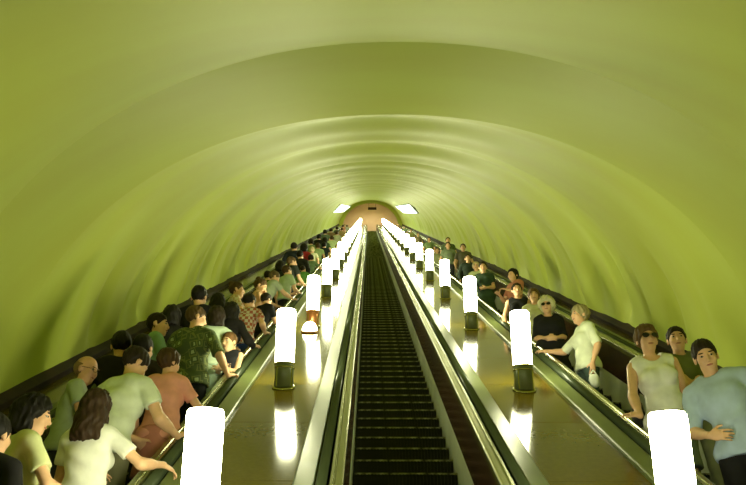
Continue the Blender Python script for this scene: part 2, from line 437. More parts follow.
_cl = {}
def cloth(c, kind='cloth'):
    key = (c, kind)
    if key in _cl: return _cl[key]
    nm = kind+' %d' % len(_cl)
    if kind == 'cloth': m = noisy(mat(nm, c, .85, spec=.2), tuple(x*.84 for x in c), tuple(min(1, x*1.08) for x in c), 9, 4, (1,1,1), .3, .7, .25)
    elif kind == 'skin': m = noisy(mat(nm, c, .5, spec=.35), tuple(x*.92 for x in c), tuple(min(1, x*1.05) for x in c), 14, 3)
    elif kind == 'hair': m = noisy(mat(nm, c, .6, spec=.2), tuple(x*.6 for x in c), tuple(min(1, x*1.25) for x in c), 22, 4, (1,1,.25), .3, .7, .6)
    elif kind == 'print':     # block printed holiday shirt
        m = mat(nm, c, .85, spec=.2); nt = m.node_tree; N = nt.nodes; L = nt.links
        tc = N.new('ShaderNodeTexCoord'); mp = N.new('ShaderNodeMapping'); mp.inputs['Scale'].default_value = (13,13,11); mp.inputs['Rotation'].default_value = (0,.3,.2)
        vo = N.new('ShaderNodeTexVoronoi'); vo.inputs['Scale'].default_value = 1; vo.distance = 'CHEBYCHEV'; vo.inputs['Randomness'].default_value = .65
        cr = N.new('ShaderNodeValToRGB'); e = cr.color_ramp; e.interpolation = 'CONSTANT'
        e.elements[0].position = 0; e.elements[0].color = (.34,.40,.20,1); e.elements[1].position = .2; e.elements[1].color = (*c,1)
        x = e.elements.new(.34); x.color = (c[0]*2.2, c[1]*1.9, c[2]*1.6, 1); x = e.elements.new(.44); x.color = (*c, 1)
        L.new(tc.outputs['Object'], mp.inputs[0]); L.new(mp.outputs[0], vo.inputs['Vector']); L.new(vo.outputs['Distance'], cr.inputs[0]); L.new(cr.outputs[0], N['Principled BSDF'].inputs['Base Color'])
    elif kind == 'plaid':
        m = mat(nm, c, .85, spec=.2); nt = m.node_tree; N = nt.nodes; L = nt.links
        tc = N.new('ShaderNodeTexCoord'); ck = N.new('ShaderNodeTexChecker'); ck.inputs['Scale'].default_value = 22
        ck.inputs['Color1'].default_value = (*c, 1); ck.inputs['Color2'].default_value = (.62,.55,.42,1)
        L.new(tc.outputs['Object'], ck.inputs['Vector']); L.new(ck.outputs[0], N['Principled BSDF'].inputs['Base Color'])
    _cl[key] = m; return m
M['eyewhite'] = mat('eye white', (.45,.42,.36), .2); M['iris'] = mat('dark iris', (.02,.012,.008), .15)
M['lips'] = mat('lips', (.42,.15,.11), .45); M['glasses'] = mat('dark lens', (.01,.01,.01), .08)
M['sole'] = mat('shoe leather', (.02,.016,.012), .4)
SKIN = (.74,.44,.27); TAN_ = (.56,.32,.19)
RAILX = {'L': -2.08+.662, 'LO': -2.08-.662, 'R': 2.79-.662, 'RO': 2.79+.662}

def skeleton(S, lean, side, female, w):
    """joints of a standing body in its own frame: X right, Y forward"""
    J = {}
    piv = np.array([0, 0, .96])*S
    Rl = rotx(-R(lean))@roty(R(side)); Rh = rotx(-R(lean)*.5)@roty(R(side)*.5)
    T = lambda p: Rl@(np.array(p, float)*S-piv)+piv
    J['Rl'], J['Rh'], J['T'], J['piv'] = Rl, Rh, T, piv
    J['back'] = -Rl[:,1]*0
    sh = (.165 if female else .185)
    J['sh'] = {1: T((sh, -.01, 1.405)), -1: T((-sh, -.01, 1.405))}
    J['nb'] = T((0, -.02, 1.45))
    J['hc'] = J['nb'] + (rotx(-R(lean)*.6)@roty(R(side)*.6))@np.array([0, .035, .155])*S
    return J

def person(label, k, x, H=1.72, yaw=0, lean=0, side=0, hyaw=0, hpitch=0, hroll=0, female=False, w=1.0, vox=.012,
           arms=('down', 'down'), skin=SKIN, hair=('short', (.03,.018,.01)), top=('short', (.6,.6,.5)), topkind='cloth',
           bottom=('trousers', (.03,.03,.035)), face=False, glasses=None, vneck=.0, group=None, beard=None, oy=0.0, hs=1.05):
    S = H/1.72
    fy = (k+.5)*STEP_RUN - .0 + oy; fz = k*.2
    J = skeleton(S, lean, side, female, w); T, Rl, Rh = J['T'], J['Rl'], J['Rh']
    A = lambda *p: np.array(p, float)*S
    SH = S*hs; AH = lambda *p: np.array(p, float)*SH
    Wz = rotz(yaw*math.pi/180)
    def loc(p): return Wz.T@(np.array(p, float)-np.array([x, fy, fz]))
    # ---- arms
    arm = {}
    for sd, spec in ((-1, arms[0]), (1, arms[1])):
        sh = J['sh'][sd]; l1, l2 = .285*S, .25*S
        if spec == 'down': tgt = sh+A(sd*.07, .05, -.50); f = nv((0, .12, -1)); n = nv((-sd, 0, 0)); curl = .45
        elif spec == 'fold': tgt = sh+A(-sd*.19, .24, -.27); f = nv((-sd, .15, .25)); n = nv((0, -1, -.1)); curl = .5
        elif spec == 'bent': tgt = sh+A(-sd*.04, .30, -.20); f = nv((-sd*.3, .9, .2)); n = nv((-sd*.5, 0, -1)); curl = .6
        elif spec == 'chin': tgt = J['hc']+A(sd*.03, .10, -.17); f = nv((-sd*.3, -.1, 1)); n = nv((0, -1, 0)); curl = .9
        elif spec == 'belly': tgt = sh+A(-sd*.10, .22, -.36); f = nv((-sd, .2, -.1)); n = nv((0, -1, 0)); curl = .6
        elif spec[0] == 'rail':                     # ('rail', which, run from the body)
            yy = fy+spec[2]; zz = plane_z(yy, -1.755)+.022*S
            xx = RAILX[spec[1]]
            g = loc((xx, yy, zz)); f = loc((x, fy+CO, fz+SI)); f = nv(f + nv(g-sh)*.9); n = nv(loc((x, fy+SI, fz-CO))); curl = .55
            up = -n; f = nv(f - up*float(f@up)); tgt = g - f*.06*S + up*.012*S
        elif spec[0] == 'at':                       # hand at a place in the tunnel
            tgt = loc(spec[1:4]); f = nv(tgt-sh); n = nv((0, 0, -1)); n = nv(n-f*float(n@f)); curl = .45; tgt = tgt-f*.06*S
        else:                                       # ('rel', x, y, z) from the shoulder
            tgt = sh+A(*spec[1:4]); f = nv(nv(tgt-sh)+np.array([0, .3, 0])); n = nv(np.array([-sd*.6, 0, -.8])); n = nv(n-f*float(n@f)); curl = .6
        d = tgt-sh; D = np.linalg.norm(d); mx = (l1+l2)*.985
        if D > mx: tgt = sh+d/D*mx; d = tgt-sh; D = mx
        if D < .12*S: D = .12*S
        a_ = (l1*l1-l2*l2+D*D)/(2*D); h_ = math.sqrt(max(0, l1*l1-a_*a_))
        pole = np.array([sd*.55, -.55, -.75]); dn = d/np.linalg.norm(d); pole = nv(pole-dn*float(pole@dn))
        el = sh+dn*a_+pole*h_
        arm[sd] = (sh, el, tgt, f, nv(n-f*float(n@f)), curl)
    # ---- bounds
    pts = [A(-.24*w, -.2*w, 0), A(.24*w, .26*w, 0), J['hc']+A(.14, .16, .16), J['hc']-A(.14, .16, .2), T((-.28, -.16, 1.2)), T((.28, .16, 1.2))]
    for sd in arm: pts += [arm[sd][1]+.08, arm[sd][1]-.08, arm[sd][2]+arm[sd][3]*.2*S+.05, arm[sd][2]+arm[sd][3]*.2*S-.05]
    pts = np.array(pts); lo, hi = pts.min(0), pts.max(0); lo[2] = -.01
    g = .92 if female else 1.0
    # ---- pieces of anatomy, reused for the clothes with some ease
    def torso(F, e, k_=.05):
        F.ell(A(0, -.01, .95), A((.165 if not female else .172)*w+e, .112*w+e, .12+e), Rh, k_)
        F.ell(Rh@(A(0, .0, 1.09)-J['piv'])+J['piv'], A(.142*g*w+e, .105*w+e, .15), Rh, k_)
        F.ell(T((0, .0, 1.27)), A(.158*g*w+e, .112*w+e, .165), Rl, k_)
        F.cap(T((-.135*g, -.015, 1.405)), T((.135*g, -.015, 1.405)), (.058+e)*S, (.058+e)*S, k_)
        F.cap(T((-.07, -.02, 1.43)), T((.07, -.02, 1.43)), (.05+e)*S, (.05+e)*S, k_)
        if female:
            for q in (-1, 1): F.ell(T((q*.07, .085, 1.27)), A(.062+e, .055+e, .06+e), Rl, .03)
    def armseg(F, sd, e, upto, flare=0, flat=True):
        sh, el, wr, *_ = arm[sd]; r0, r1, r2 = (.050*g+e)*S, (.040*g+e+flare)*S, (.026+e+flare)*S
        if upto <= 1: F.cap(sh, sh+(el-sh)*upto, r0, r0+(r1-r0)*upto+flare*S, .025*S, flat)
        else:
            F.cap(sh, el, r0, r1, .025*S); F.cap(el, el+(wr-el)*(upto-1), r1, r1+(r2-r1)*(upto-1), .02*S, flat)
    def legs(F, e, zend=.08, k_=.03):
        for q in (-1, 1):
            F.cap(A(q*.088, 0, .88), A(q*.095, .02, .48), (.083*w+e)*S, (.052+e)*S, k_)
            if zend < .45: F.cap(A(q*.095, .02, .48), A(q*.10, -.01, zend), (.050+e)*S, (.036+e*1.3)*S, .02, zend > .09 or e > 0)
            F.ell(A(q*.097, -.022, .34), A(.045+e, .048+e, .12), None, .02)
    fin = vox <= .0125
    # ---- body
    F = Field(lo, hi, vox); cov = -.004
    torso(F, cov-.004); legs(F, cov)
    for q in (-1, 1):
        F.cap(A(q*.10, -.05, .04), A(q*.115, .13, .028), .030*S, .024*S, .02)
    F.cap(J['nb']-Rl@A(0, 0, .05), J['hc']-A(0, -.0, .07)+A(0, -.01, 0), .054*g*S, .048*g*S, .03)
    Hd = rotz(R(hyaw))@rotx(-R(hpitch))@roty(R(hroll)); hc = J['hc']; hp = lambda *p: hc+Hd@AH(*p)
    F.ell(hp(0, -.012, .035), AH(.074, .094, .088), Hd, .01)
    F.ell(hp(0, .030, -.030), AH(.056, .062, .078), Hd, .03)
    F.ell(hp(0, .062, -.083), AH(.026, .022, .022), Hd, .02)
    if vox <= .018:
        F.cap(hp(0, .088, .022), hp(0, .104, -.020), .0085*SH, .0125*SH, .010)
        F.cap(hp(-.035, .074, .032), hp(.035, .074, .032), .010*SH, .010*SH, .012)
        for q in (-1, 1):
            F.ell(hp(q*.032, .094, .012), AH(.018, .014, .012), Hd, .012, 'sub')
            F.ell(hp(q*.076, -.008, .0), AH(.009, .020, .032), Hd, .006)
            F.ell(hp(q*.040, .062, -.018), AH(.020, .022, .022), Hd, .02)
    for sd in arm:
        sh, el, wr, f, n, curl = arm[sd]
        armseg(F, sd, -.001, 2.0, 0, False)
        F.cap(el+(wr-el)*.15, el+(wr-el)*.45, .041*g*S, .034*g*S, .03)
        b = np.cross(f, n); 
        # across points to the thumb side
        b = b*(1 if float(b@np.cross(f, n)) > 0 else -1)
        th = nv(np.cross(n, f))*(-sd)
        F.ell(wr+f*.050*S, A(.044, .050, .017) if False else A(.040, .050, .016), np.column_stack([th, f, n]), .018)
        fr = (.0088 if fin else max(.0095, vox*.62))*S
        for i, (off, ln) in enumerate(((.030, .93), (.010, 1.0), (-.010, .95), (-.029, .76))):
            p = wr+f*(.088-.004*abs(i-1.2))*S+th*off*S; dr = f.copy(); c_ = 0
            for j, L_ in enumerate((.042, .026, .020)):
                c_ += curl*(.5+.25*((i*7+j*3) % 3)/2+(.25 if j else 0))
                dr = nv(f*math.cos(c_)+n*math.sin(c_)+th*off*2.0)
                p2 = p+dr*L_*ln*S; F.cap(p, p2, fr*(1-.08*j), fr*(1-.08*(j+1)), .003); p = p2
        p = wr+f*.028*S+th*.028*S; dr = nv(f*.65+th*.75+n*.25); p2 = p+dr*.042*S; F.cap(p, p2, fr*1.35, fr*1.1, .012)
        dr = nv(f*.95+th*.25+n*.35*curl); F.cap(p2, p2+dr*.030*S, fr*1.1, fr*.92, .004)
    body = F.mesh('person', cloth(skin, 'skin'))
    body.location = (x, fy, fz); body.rotation_euler = (0, 0, R(yaw)); body['label'] = label; body['category'] = 'person'
    if group: body['group'] = group
    # ---- shirt or dress
    sl, tc = top
    F = Field(lo, hi, vox)
    torso(F, .018)
    F.ell(A(0, -.01, .90), A(.178*w+.012, .125*w+.012, .11), Rh, .05)
    dress = bottom[0] == 'dress'
    if dress:
        F.cap(A(0, -.0, 1.0), A(0, .0, .52), (.150*w)*S, (.215*w)*S, .05, True)
        F.ell(A(0, 0, .93), A(.19*w, .14*w, .14), None, .05)
        F.cut(A(0, 0, .53), (0, 0, -1))
    else:
        hem = .87 if sl != 'tucked' else .955
        F.cut(Rh@(A(0, 0, hem)-J['piv'])+J['piv'], -Rh[:,2])
    up = {'none': 0, 'short': .62, 'tucked': .62, 'cap': .34, 'elbow': .98, 'long': 1.88}[sl]
    for sd in arm:
        if up: armseg(F, sd, .012, up, .006)
        elif sl == 'none': F.cap(T((sd*.21*g, -.01, 1.41)), T((sd*.20*g, -.01, 1.30)), .052*S, .05*S, .006, False, 'sub')
    if vox < .02: F.folds(.0042*S, 26, (k*7+len(label)) % 9)
    nk = .066 if not vneck else .082
    F.ell(J['nb']+Rl@A(0, .02+vneck*.3, .035), A(nk, nk+vneck*.4, .058+vneck), Rl, .008, 'sub')
    sh_ = F.mesh('dress' if dress else ('top' if female else 'shirt'), cloth(tc, topkind), body)
    # ---- trousers or skirt
    if not dress:
        kind, bc = bottom
        lo2 = lo.copy(); hi2 = hi.copy(); hi2[2] = min(hi[2], 1.06*S); lo2[0] = max(lo[0], -.3*S); hi2[0] = min(hi[0], .3*S); hi2[1] = min(hi[1], .3*S); lo2[1] = max(lo[1], -.3*S)
        F = Field(lo2, hi2, max(vox, .012))
        F.ell(A(0, -.01, .95), A(.165*w+.010, .112*w+.010, .12+.01), Rh, .04)
        if kind == 'trousers': legs(F, .012, .09)
        elif kind == 'shorts':
            for q in (-1, 1): F.cap(A(q*.088, 0, .88), A(q*.098, .02, .54), (.093*w)*S, .078*S, .03, True)
        else: F.cap(A(0, 0, .95), A(0, .01, .55), .15*w*S, .19*w*S, .04, True)
        F.cut(A(0, 0, .99), (0, 0, 1))
        F.mesh(kind, cloth(bc), body)
    # ---- shoes
    for q in (-1, 1):
        F = Field(A(q*.11-.08, -.12, 0), A(q*.11+.08, .2, .13), max(vox, .01))
        F.cap(A(q*.10, -.05, .043), A(q*.115, .13, .036), .043*S, .036*S, .02); F.cap(A(q*.10, -.03, .05), A(q*.10, -.02, .09), .045*S, .045*S, .02, True)
        F.cut((0, 0, .004), (0, 0, -1)); F.mesh('shoe', M['sole'], body)
    # ---- hair
    hk, hcx = hair
    if hk != 'none':
        hl_ = hc-np.array([.22, .22, .42])*S; hh = hc+np.array([.2, .22, .25])*S
        F = Field(hl_, hh, min(max(vox, .009), .016))
        if hk == 'bald':
            F.ell(hp(0, -.018, .022), AH(.080, .098, .080), Hd, 0)
            F.cut(hp(0, 0, .045), Hd@np.array([0, .25, 1])); F.cut(hp(0, .005, 0), Hd@np.array([0, 1, 0])); F.cut(hp(0, 0, -.055), Hd@np.array([0, .2, -1]))
        else:
            b_ = {'short': .007, 'bob': .016, 'long': .013, 'curly': .030, 'bun': .008, 'puffy': .015}[hk]
            F.ell(hp(0, -.016, .042), AH(.075+b_, .096+b_*.9, .088+b_), Hd, 0)
            if hk == 'curly':
                rr = random.Random(7)
                for i in range(70):
                    u_, t_ = rr.uniform(-1, 1), rr.uniform(0, 2*math.pi); q_ = math.sqrt(1-u_*u_)
                    F.ell(hp(.100*q_*math.cos(t_), -.016+.112*q_*math.sin(t_), .042+.108*u_), AH(.022, .022, .022), None, .008)
            F.strands(hc, Hd, (.0030 if hk == 'short' else .0048)*S, 13, (k*5+len(label)) % 7)
            fr_ = .030 if hk != 'bald' else 0
            F.cut(hp(0, fr_, .0), Hd@np.array([0, .80, -.60])) if hk in ('short', 'bun') else F.cut(hp(0, .052, .0), Hd@np.array([0, .90, -.42]))
            if hk in ('short', 'bun'):
                F.cut(hp(0, 0, -.038), Hd@np.array([0, .55, -1]))
            if hk == 'puffy' or hk == 'curly': F.cut(hp(0, 0, -.07), Hd@np.array([0, .35, -1]))
            if hk == 'bob': 
                F.cap(hp(0, -.05, .02), hp(0, -.055, -.085), .088*SH, .085*SH, .03)
                F.cap(hp(-.07, -.01, .02), hp(-.07, -.005, -.07), .026*SH, .026*SH, .02); F.cap(hp(.07, -.01, .02), hp(.07, -.005, -.07), .026*SH, .026*SH, .02)
                F.cut(hp(0, 0, -.115), Hd@np.array([0, 0, -1]))
            if hk == 'long':
                F.cap(hp(0, -.06, .03), hp(0, -.095, -.17), .088*SH, .075*SH, .04); F.cap(hp(-.045, -.07, -.05), hp(-.075, -.085, -.20), .06*SH, .04*SH, .03); F.cap(hp(.045, -.07, -.05), hp(.075, -.085, -.20), .06*SH, .04*SH, .03)
                F.cap(hp(-.068, -.012, .02), hp(-.078, -.02, -.12), .026*SH, .024*SH, .02); F.cap(hp(.068, -.012, .02), hp(.078, -.02, -.12), .026*SH, .024*SH, .02)
            if hk in ('long', 'bob'): F.strands(hc, Hd, .0035*S, 17, k % 5)
            if hk == 'bun': F.ell(hp(0, -.085, .105), AH(.045, .042, .042), Hd, .012)
        F.mesh('hair', cloth(hcx, 'hair'), body)
    if beard:
        F = Field(hc-AH(.14, .14, .2), hc+A(.14, .16, .1), max(vox, .008))
        F.ell(hp(0, .036, -.05), AH(.060, .062, .062), Hd, 0); F.cut(hp(0, 0, -.028), Hd@np.array([0, -.3, 1])); F.cut(hp(0, .02, 0), Hd@np.array([0, -1, 0]))
        F.mesh('beard', cloth(beard, 'hair'), body)
    # ---- face
    if face:
        def blob(name, c, r, m, n1=10, n2=8):
            vs_ = []; fs_ = []
            for i in range(n2+1):
                ph = math.pi*i/n2
                for j in range(n1):
                    th_ = 2*math.pi*j/n1
                    vs_.append(hp(c[0]+r[0]*math.sin(ph)*math.cos(th_), c[1]+r[1]*math.sin(ph)*math.sin(th_), c[2]+r[2]*math.cos(ph)))
            for i in range(n2):
                for j in range(n1):
                    a = i*n1+j; b2 = i*n1+(j+1) % n1; fs_.append((a, a+n1, b2+n1, b2))
            return mesh_obj(name, vs_, fs_, m, body, True)
        for q in (-1, 1):
            e_ = blob('eye', (q*.032, .079, .013), (.0125, .0115, .0066), M['eyewhite'])
            blob('iris', (q*.032, .089, .013), (.0062, .0038, .0058), M['iris']).parent = e_
            blob('eyebrow', (q*.033, .085, .034), (.019, .007, .0042), cloth(tuple(c*.8 for c in (hair[1] if sum(hair[1]) < .6 else (.2,.14,.08))), 'hair'))
        blob('mouth', (0, .089, -.050), (.023, .008, .0065), M['lips'])
    if glasses:
        def ring(name, c, r, m):
            n_ = 16; vs_ = []; fs_ = []
            for d_ in (.006, -.002):
                for j in range(n_):
                    t_ = 2*math.pi*j/n_; vs_.append(hp(c[0]+r[0]*math.cos(t_), c[1]+d_-abs(c[0]+r[0]*math.cos(t_))*.25, c[2]+r[1]*math.sin(t_)))
            fs_ = [tuple(range(n_)), tuple(range(n_, 2*n_))[::-1]]+[(j, (j+1) % n_, n_+(j+1) % n_, n_+j) for j in range(n_)]
            fs_ = [q_[::-1] for q_ in fs_]
            return mesh_obj(name, vs_, fs_, m, body)
        F = Field(hc-A(.15, .15, .1), hc+A(.15, .15, .1), .004)
        F.cap(hp(-.012, .112, .016), hp(.012, .112, .016), .0028, .0028, .001)
        for q in (-1, 1):
            F.cap(hp(q*.056, .094, .017), hp(q*.080, .0, .015), .0028, .0028, .001)
            n_ = 14
            for j in range(n_):
                t0, t1 = 2*math.pi*j/n_, 2*math.pi*(j+1)/n_
                pp = lambda t_: (q*.034+.024*math.cos(t_), .114-abs(q*.034+.024*math.cos(t_))*.25, .012+.019*math.sin(t_))
                F.cap(hp(*pp(t0)), hp(*pp(t1)), .0028, .0028, .001)
        fr2 = F.mesh('glasses', M['glasses'], body)
        if glasses == 'dark':
            for q in (-1, 1): ring('lens', (q*.034, .112, .012), (.023, .018), M['glasses']).parent = fr2
    return body

def bag(label, cat, owner, off, r, c, strap=None, name='shoulder_bag'):
    """bag hanging beside its owner; off and strap top in the owner's frame"""
    F = Field(np.array(off)-.3, np.maximum(np.array(off)+.3, np.array(strap if strap else off)+.1), .01)
    F.ell(off, r, None, .02); F.cut((0, 0, off[2]+r[2]*.72), (0, 0, 1)); F.folds(.004, 30, 2)
    o = F.mesh(name, cloth(c), None)
    o.location = owner.location; o.rotation_euler = owner.rotation_euler; o['label'] = label; o['category'] = cat
    if strap:
        F = Field(np.array(off)-.3, np.maximum(np.array(off)+.3, np.array(strap)+.1), .006)
        for q in (-1, 1): F.cap((off[0], off[1]+q*r[1]*.7, off[2]+r[2]*.6), strap, .009, .008, .004)
        F.mesh('strap', cloth(c), o)
    return o

# ---- riders
person('person in black at the lower left edge of the photo, back turned', 6, -2.085, 1.632, yaw=-15, hair=('short', (0.012, 0.01, 0.009)), top=('long', (0.014, 0.013, 0.015)), arms=('bent', 'down'), vox=0.01)
person('woman with dark glossy hair in profile and a yellow-green short sleeved top', 7, -2.042, 1.639, yaw=-50, hyaw=-25, hpitch=8, female=True, hair=('bob', (0.012, 0.01, 0.009)), top=('short', (0.64, 0.66, 0.36)), arms=(('rel', -0.05, 0.32, -0.3), ('rel', 0.05, 0.34, -0.32)), face=True, vox=0.009, bottom=('skirt', (0.03, 0.03, 0.035)))
person('woman with long dark hair seen from behind in a white T-shirt', 8, -1.773, 1.571, yaw=-12, hyaw=4, hpitch=4, female=True, hair=('long', (0.04, 0.022, 0.012)), top=('short', (0.84, 0.84, 0.8)), arms=('bent', ('rel', 0.26, 0.3, -0.14)), vox=0.009, bottom=('skirt', (0.04, 0.05, 0.05)))
person('balding man with glasses in a grey-green shirt', 11, -2.338, 1.595, yaw=-75, hyaw=-28, hpitch=12, lean=6, hair=('bald', (0.22, 0.13, 0.07)), top=('short', (0.36, 0.42, 0.3)), skin=(0.66, 0.36, 0.22), arms=('down', 'bent'), glasses='clear', face=True, vox=0.01, w=1.04)
person('dark haired man with bowed head in a pale green-white shirt, seen from behind', 10, -1.894, 1.800, yaw=-25, hyaw=-20, hpitch=35, lean=14, hair=('short', (0.022, 0.014, 0.009)), top=('short', (0.74, 0.8, 0.66)), arms=(('rel', 0.05, 0.36, -0.28), ('rail', 'L', 0.28)), vox=0.009, w=1.08, bottom=('trousers', (0.2, 0.19, 0.12)))
person('dark haired person in black behind the pale green-white shirt', 13, -2.240, 1.653, yaw=10, hair=('short', (0.012, 0.01, 0.009)), top=('long', (0.016, 0.014, 0.014)), vox=0.013, hs=1.12)
person('brown haired woman in a salmon pink top, her back to the camera', 12, -1.701, 1.568, yaw=-8, hyaw=-30, hpitch=6, female=True, hair=('puffy', (0.07, 0.038, 0.016)), top=('short', (0.84, 0.38, 0.3)), arms=('down', ('rail', 'L', 0.3)), vox=0.01, w=1.12, bottom=('skirt', (0.55, 0.22, 0.17)))
person('dark haired woman in a teal green top behind the printed shirt', 16, -2.236, 1.667, yaw=-60, hyaw=-30, female=True, hair=('short', (0.022, 0.014, 0.009)), top=('short', (0.22, 0.36, 0.26)), arms=('down', 'bent'), face=True, vox=0.012, bottom=('trousers', (0.03, 0.03, 0.03)), hs=1.12)
person('brown haired man in a dark green block-printed shirt holding the rail', 16, -1.835, 1.757, yaw=-12, hyaw=-50, hpitch=8, hair=('short', (0.1, 0.06, 0.028)), top=('elbow', (0.075, 0.1, 0.045)), topkind='print', arms=('down', ('rail', 'L', 0.1)), vox=0.01, w=1.15, bottom=('trousers', (0.012, 0.014, 0.014)))
person('boy facing the camera with folded arms in a dark sleeveless top', 18, -1.559, 1.290, yaw=165, hyaw=-12, hs=1.28, hpitch=10, lean=6, hair=('short', (0.16, 0.08, 0.03)), top=('none', (0.02, 0.02, 0.025)), arms=('fold', 'fold'), face=True, vox=0.01, skin=(0.72, 0.46, 0.28))
person('dark haired man in black just above the printed shirt', 20, -2.145, 1.809, yaw=-5, hair=('short', (0.012, 0.01, 0.009)), top=('long', (0.016, 0.015, 0.018)), vox=0.013, hs=1.12)
person('small person in a pale green top beyond the printed shirt', 18, -1.758, 1.630, yaw=10, female=True, hair=('bob', (0.022, 0.014, 0.009)), top=('short', (0.55, 0.66, 0.5)), vox=0.013, bottom=('skirt', (0.3, 0.4, 0.3)), hs=1.12)
person('woman with long black hair and a black top', 22, -2.037, 1.610, yaw=0, female=True, hair=('long', (0.012, 0.01, 0.009)), top=('long', (0.02, 0.016, 0.02)), vox=0.013, hs=1.12)
person('brown haired woman in a beige plaid blouse next to the tunnel wall', 25, -1.993, 1.668, yaw=-70, hyaw=-15, female=True, hair=('bun', (0.07, 0.038, 0.016)), top=('short', (0.5, 0.34, 0.22)), topkind='plaid', arms=('bent', 'bent'), face=True, vox=0.013, hs=1.12)
person('black haired person in a red checked shirt leaning on the rail', 23, -1.717, 1.610, yaw=-20, hpitch=20, lean=8, hair=('short', (0.012, 0.01, 0.009)), top=('short', (0.4, 0.12, 0.08)), topkind='plaid', arms=(('rel', 0.05, 0.3, -0.25), ('rail', 'L', 0.15)), vox=0.012, bottom=('trousers', (0.05, 0.1, 0.28)), hs=1.12)
person('woman with pinned up hair and bare shoulders looking down', 27, -1.754, 1.647, yaw=-80, hyaw=-10, hpitch=25, female=True, hair=('bun', (0.09, 0.05, 0.02)), top=('none', (0.66, 0.42, 0.26)), arms=('bent', 'chin'), face=True, vox=0.012, skin=(0.7, 0.42, 0.24), hs=1.12)
person('man in a light grey T-shirt leaning towards the rail', 33, -1.963, 1.653, yaw=-55, hyaw=-10, hpitch=25, lean=18, side=0, hair=('short', (0.12, 0.08, 0.04)), top=('short', (0.42, 0.48, 0.36)), arms=(('rel', 0, 0.34, -0.3), ('rail', 'L', 0.3)), vox=0.013, w=1.1, bottom=('trousers', (0.02, 0.02, 0.02)), hs=1.12)
person('person in a black T-shirt bent over the rail behind the second lamp', 26, -1.669, 1.491, yaw=-40, hpitch=20, lean=12, hair=('short', (0.022, 0.014, 0.009)), top=('short', (0.014, 0.014, 0.014)), arms=('bent', ('rail', 'L', 0.3)), vox=0.012, hs=1.12)
person('person with black hair in dark clothes above the grey T-shirt', 37, -1.848, 1.664, yaw=-20, hair=('bob', (0.012, 0.01, 0.009)), female=True, top=('short', (0.03, 0.04, 0.03)), vox=0.015, hs=1.12)
person('person in a black waistcoat over a white collared shirt reaching for the rail', 40, -1.802, 1.728, yaw=-45, hyaw=-20, lean=8, hair=('short', (0.13, 0.08, 0.04)), top=('short', (0.03, 0.035, 0.03)), arms=('bent', ('rail', 'L', 0.22)), vox=0.014, hs=1.12)
person('person in a pale shirt tight behind the black waistcoat', 36, -1.720, 1.620, yaw=-45, lean=5, hair=('short', (0.07, 0.038, 0.016)), top=('short', (0.45, 0.55, 0.38)), arms=('bent', ('rail', 'L', 0.25)), vox=0.014, hs=1.12)
person('child in a green top at the rail of the left flight', 46, -1.691, 1.322, yaw=-20, lean=8, hair=('short', (0.022, 0.014, 0.009)), top=('short', (0.14, 0.34, 0.08)), arms=('bent', ('rail', 'L', 0.2)), vox=0.015, hs=1.12)
person('person with black hair in dark blue near the wall below the crowd', 52, -2.136, 1.820, yaw=-5, hair=('short', (0.012, 0.01, 0.009)), top=('long', (0.02, 0.025, 0.035)), vox=0.018, hs=1.12)
person('person with black hair in a red top', 55, -1.943, 1.713, yaw=-5, hair=('bob', (0.012, 0.01, 0.009)), female=True, top=('short', (0.38, 0.03, 0.04)), vox=0.018, hs=1.18)
person('person in dull green at the rail below the red top', 54, -1.694, 1.382, yaw=-15, hair=('puffy', (0.022, 0.014, 0.009)), top=('short', (0.13, 0.2, 0.1)), arms=('down', ('rail', 'L', 0.2)), vox=0.018, hs=1.18)
person('dark haired person in olive next to the red top', 68, -2.105, 1.663, yaw=-5, hair=('puffy', (0.022, 0.014, 0.009)), top=('short', (0.24, 0.3, 0.14)), vox=0.022, hs=1.18)
person('person in pale green halfway up the left flight', 66, -1.795, 1.533, yaw=-10, hair=('puffy', (0.07, 0.038, 0.016)), top=('short', (0.42, 0.56, 0.3)), vox=0.022, hs=1.18)
person('dark haired person in black in the far crowd beside the wall', 80, -2.109, 1.674, yaw=0, hair=('puffy', (0.012, 0.01, 0.009)), top=('long', (0.02, 0.02, 0.02)), vox=0.022, hs=1.18)
person('person with black hair in dark green in the far crowd at the rail', 75, -1.746, 1.617, yaw=-10, hair=('bob', (0.012, 0.01, 0.009)), female=True, top=('short', (0.05, 0.09, 0.05)), vox=0.022, hs=1.18)
person('person with a round black head of hair against the vault, far up the left flight', 94, -2.160, 1.728, yaw=0, hair=('puffy', (0.012, 0.01, 0.009)), top=('short', (0.1, 0.14, 0.08)), vox=0.024, hs=1.18)
person('person in a pale yellow-green shirt by the rail, far up the left flight', 86, -1.662, 1.514, yaw=0, hair=('puffy', (0.07, 0.038, 0.016)), top=('short', (0.56, 0.68, 0.36)), vox=0.024, hs=1.18)
person('person in brown, far up the left flight near the wall', 107, -2.106, 1.675, yaw=0, hair=('puffy', (0.022, 0.014, 0.009)), top=('short', (0.2, 0.13, 0.07)), vox=0.026, hs=1.18)
person('person in white, far up the left flight at the rail', 101, -1.673, 1.562, yaw=0, hair=('puffy', (0.07, 0.038, 0.016)), top=('short', (0.6, 0.62, 0.5)), vox=0.026, hs=1.18)
person('person in dark olive near the top of the left flight', 128, -2.099, 1.554, yaw=0, hair=('puffy', (0.022, 0.014, 0.009)), top=('short', (0.08, 0.1, 0.05)), vox=0.03, hs=1.18)
person('person in tan at the rail near the top of the left flight', 123, -1.700, 1.539, yaw=0, hair=('puffy', (0.07, 0.038, 0.016)), top=('short', (0.42, 0.3, 0.16)), vox=0.03, hs=1.18)
person('person in rust red by the wall near the top of the left flight', 159, -2.095, 1.425, yaw=0, hair=('puffy', (0.022, 0.014, 0.009)), top=('short', (0.4, 0.16, 0.08)), vox=0.03, hs=1.18)
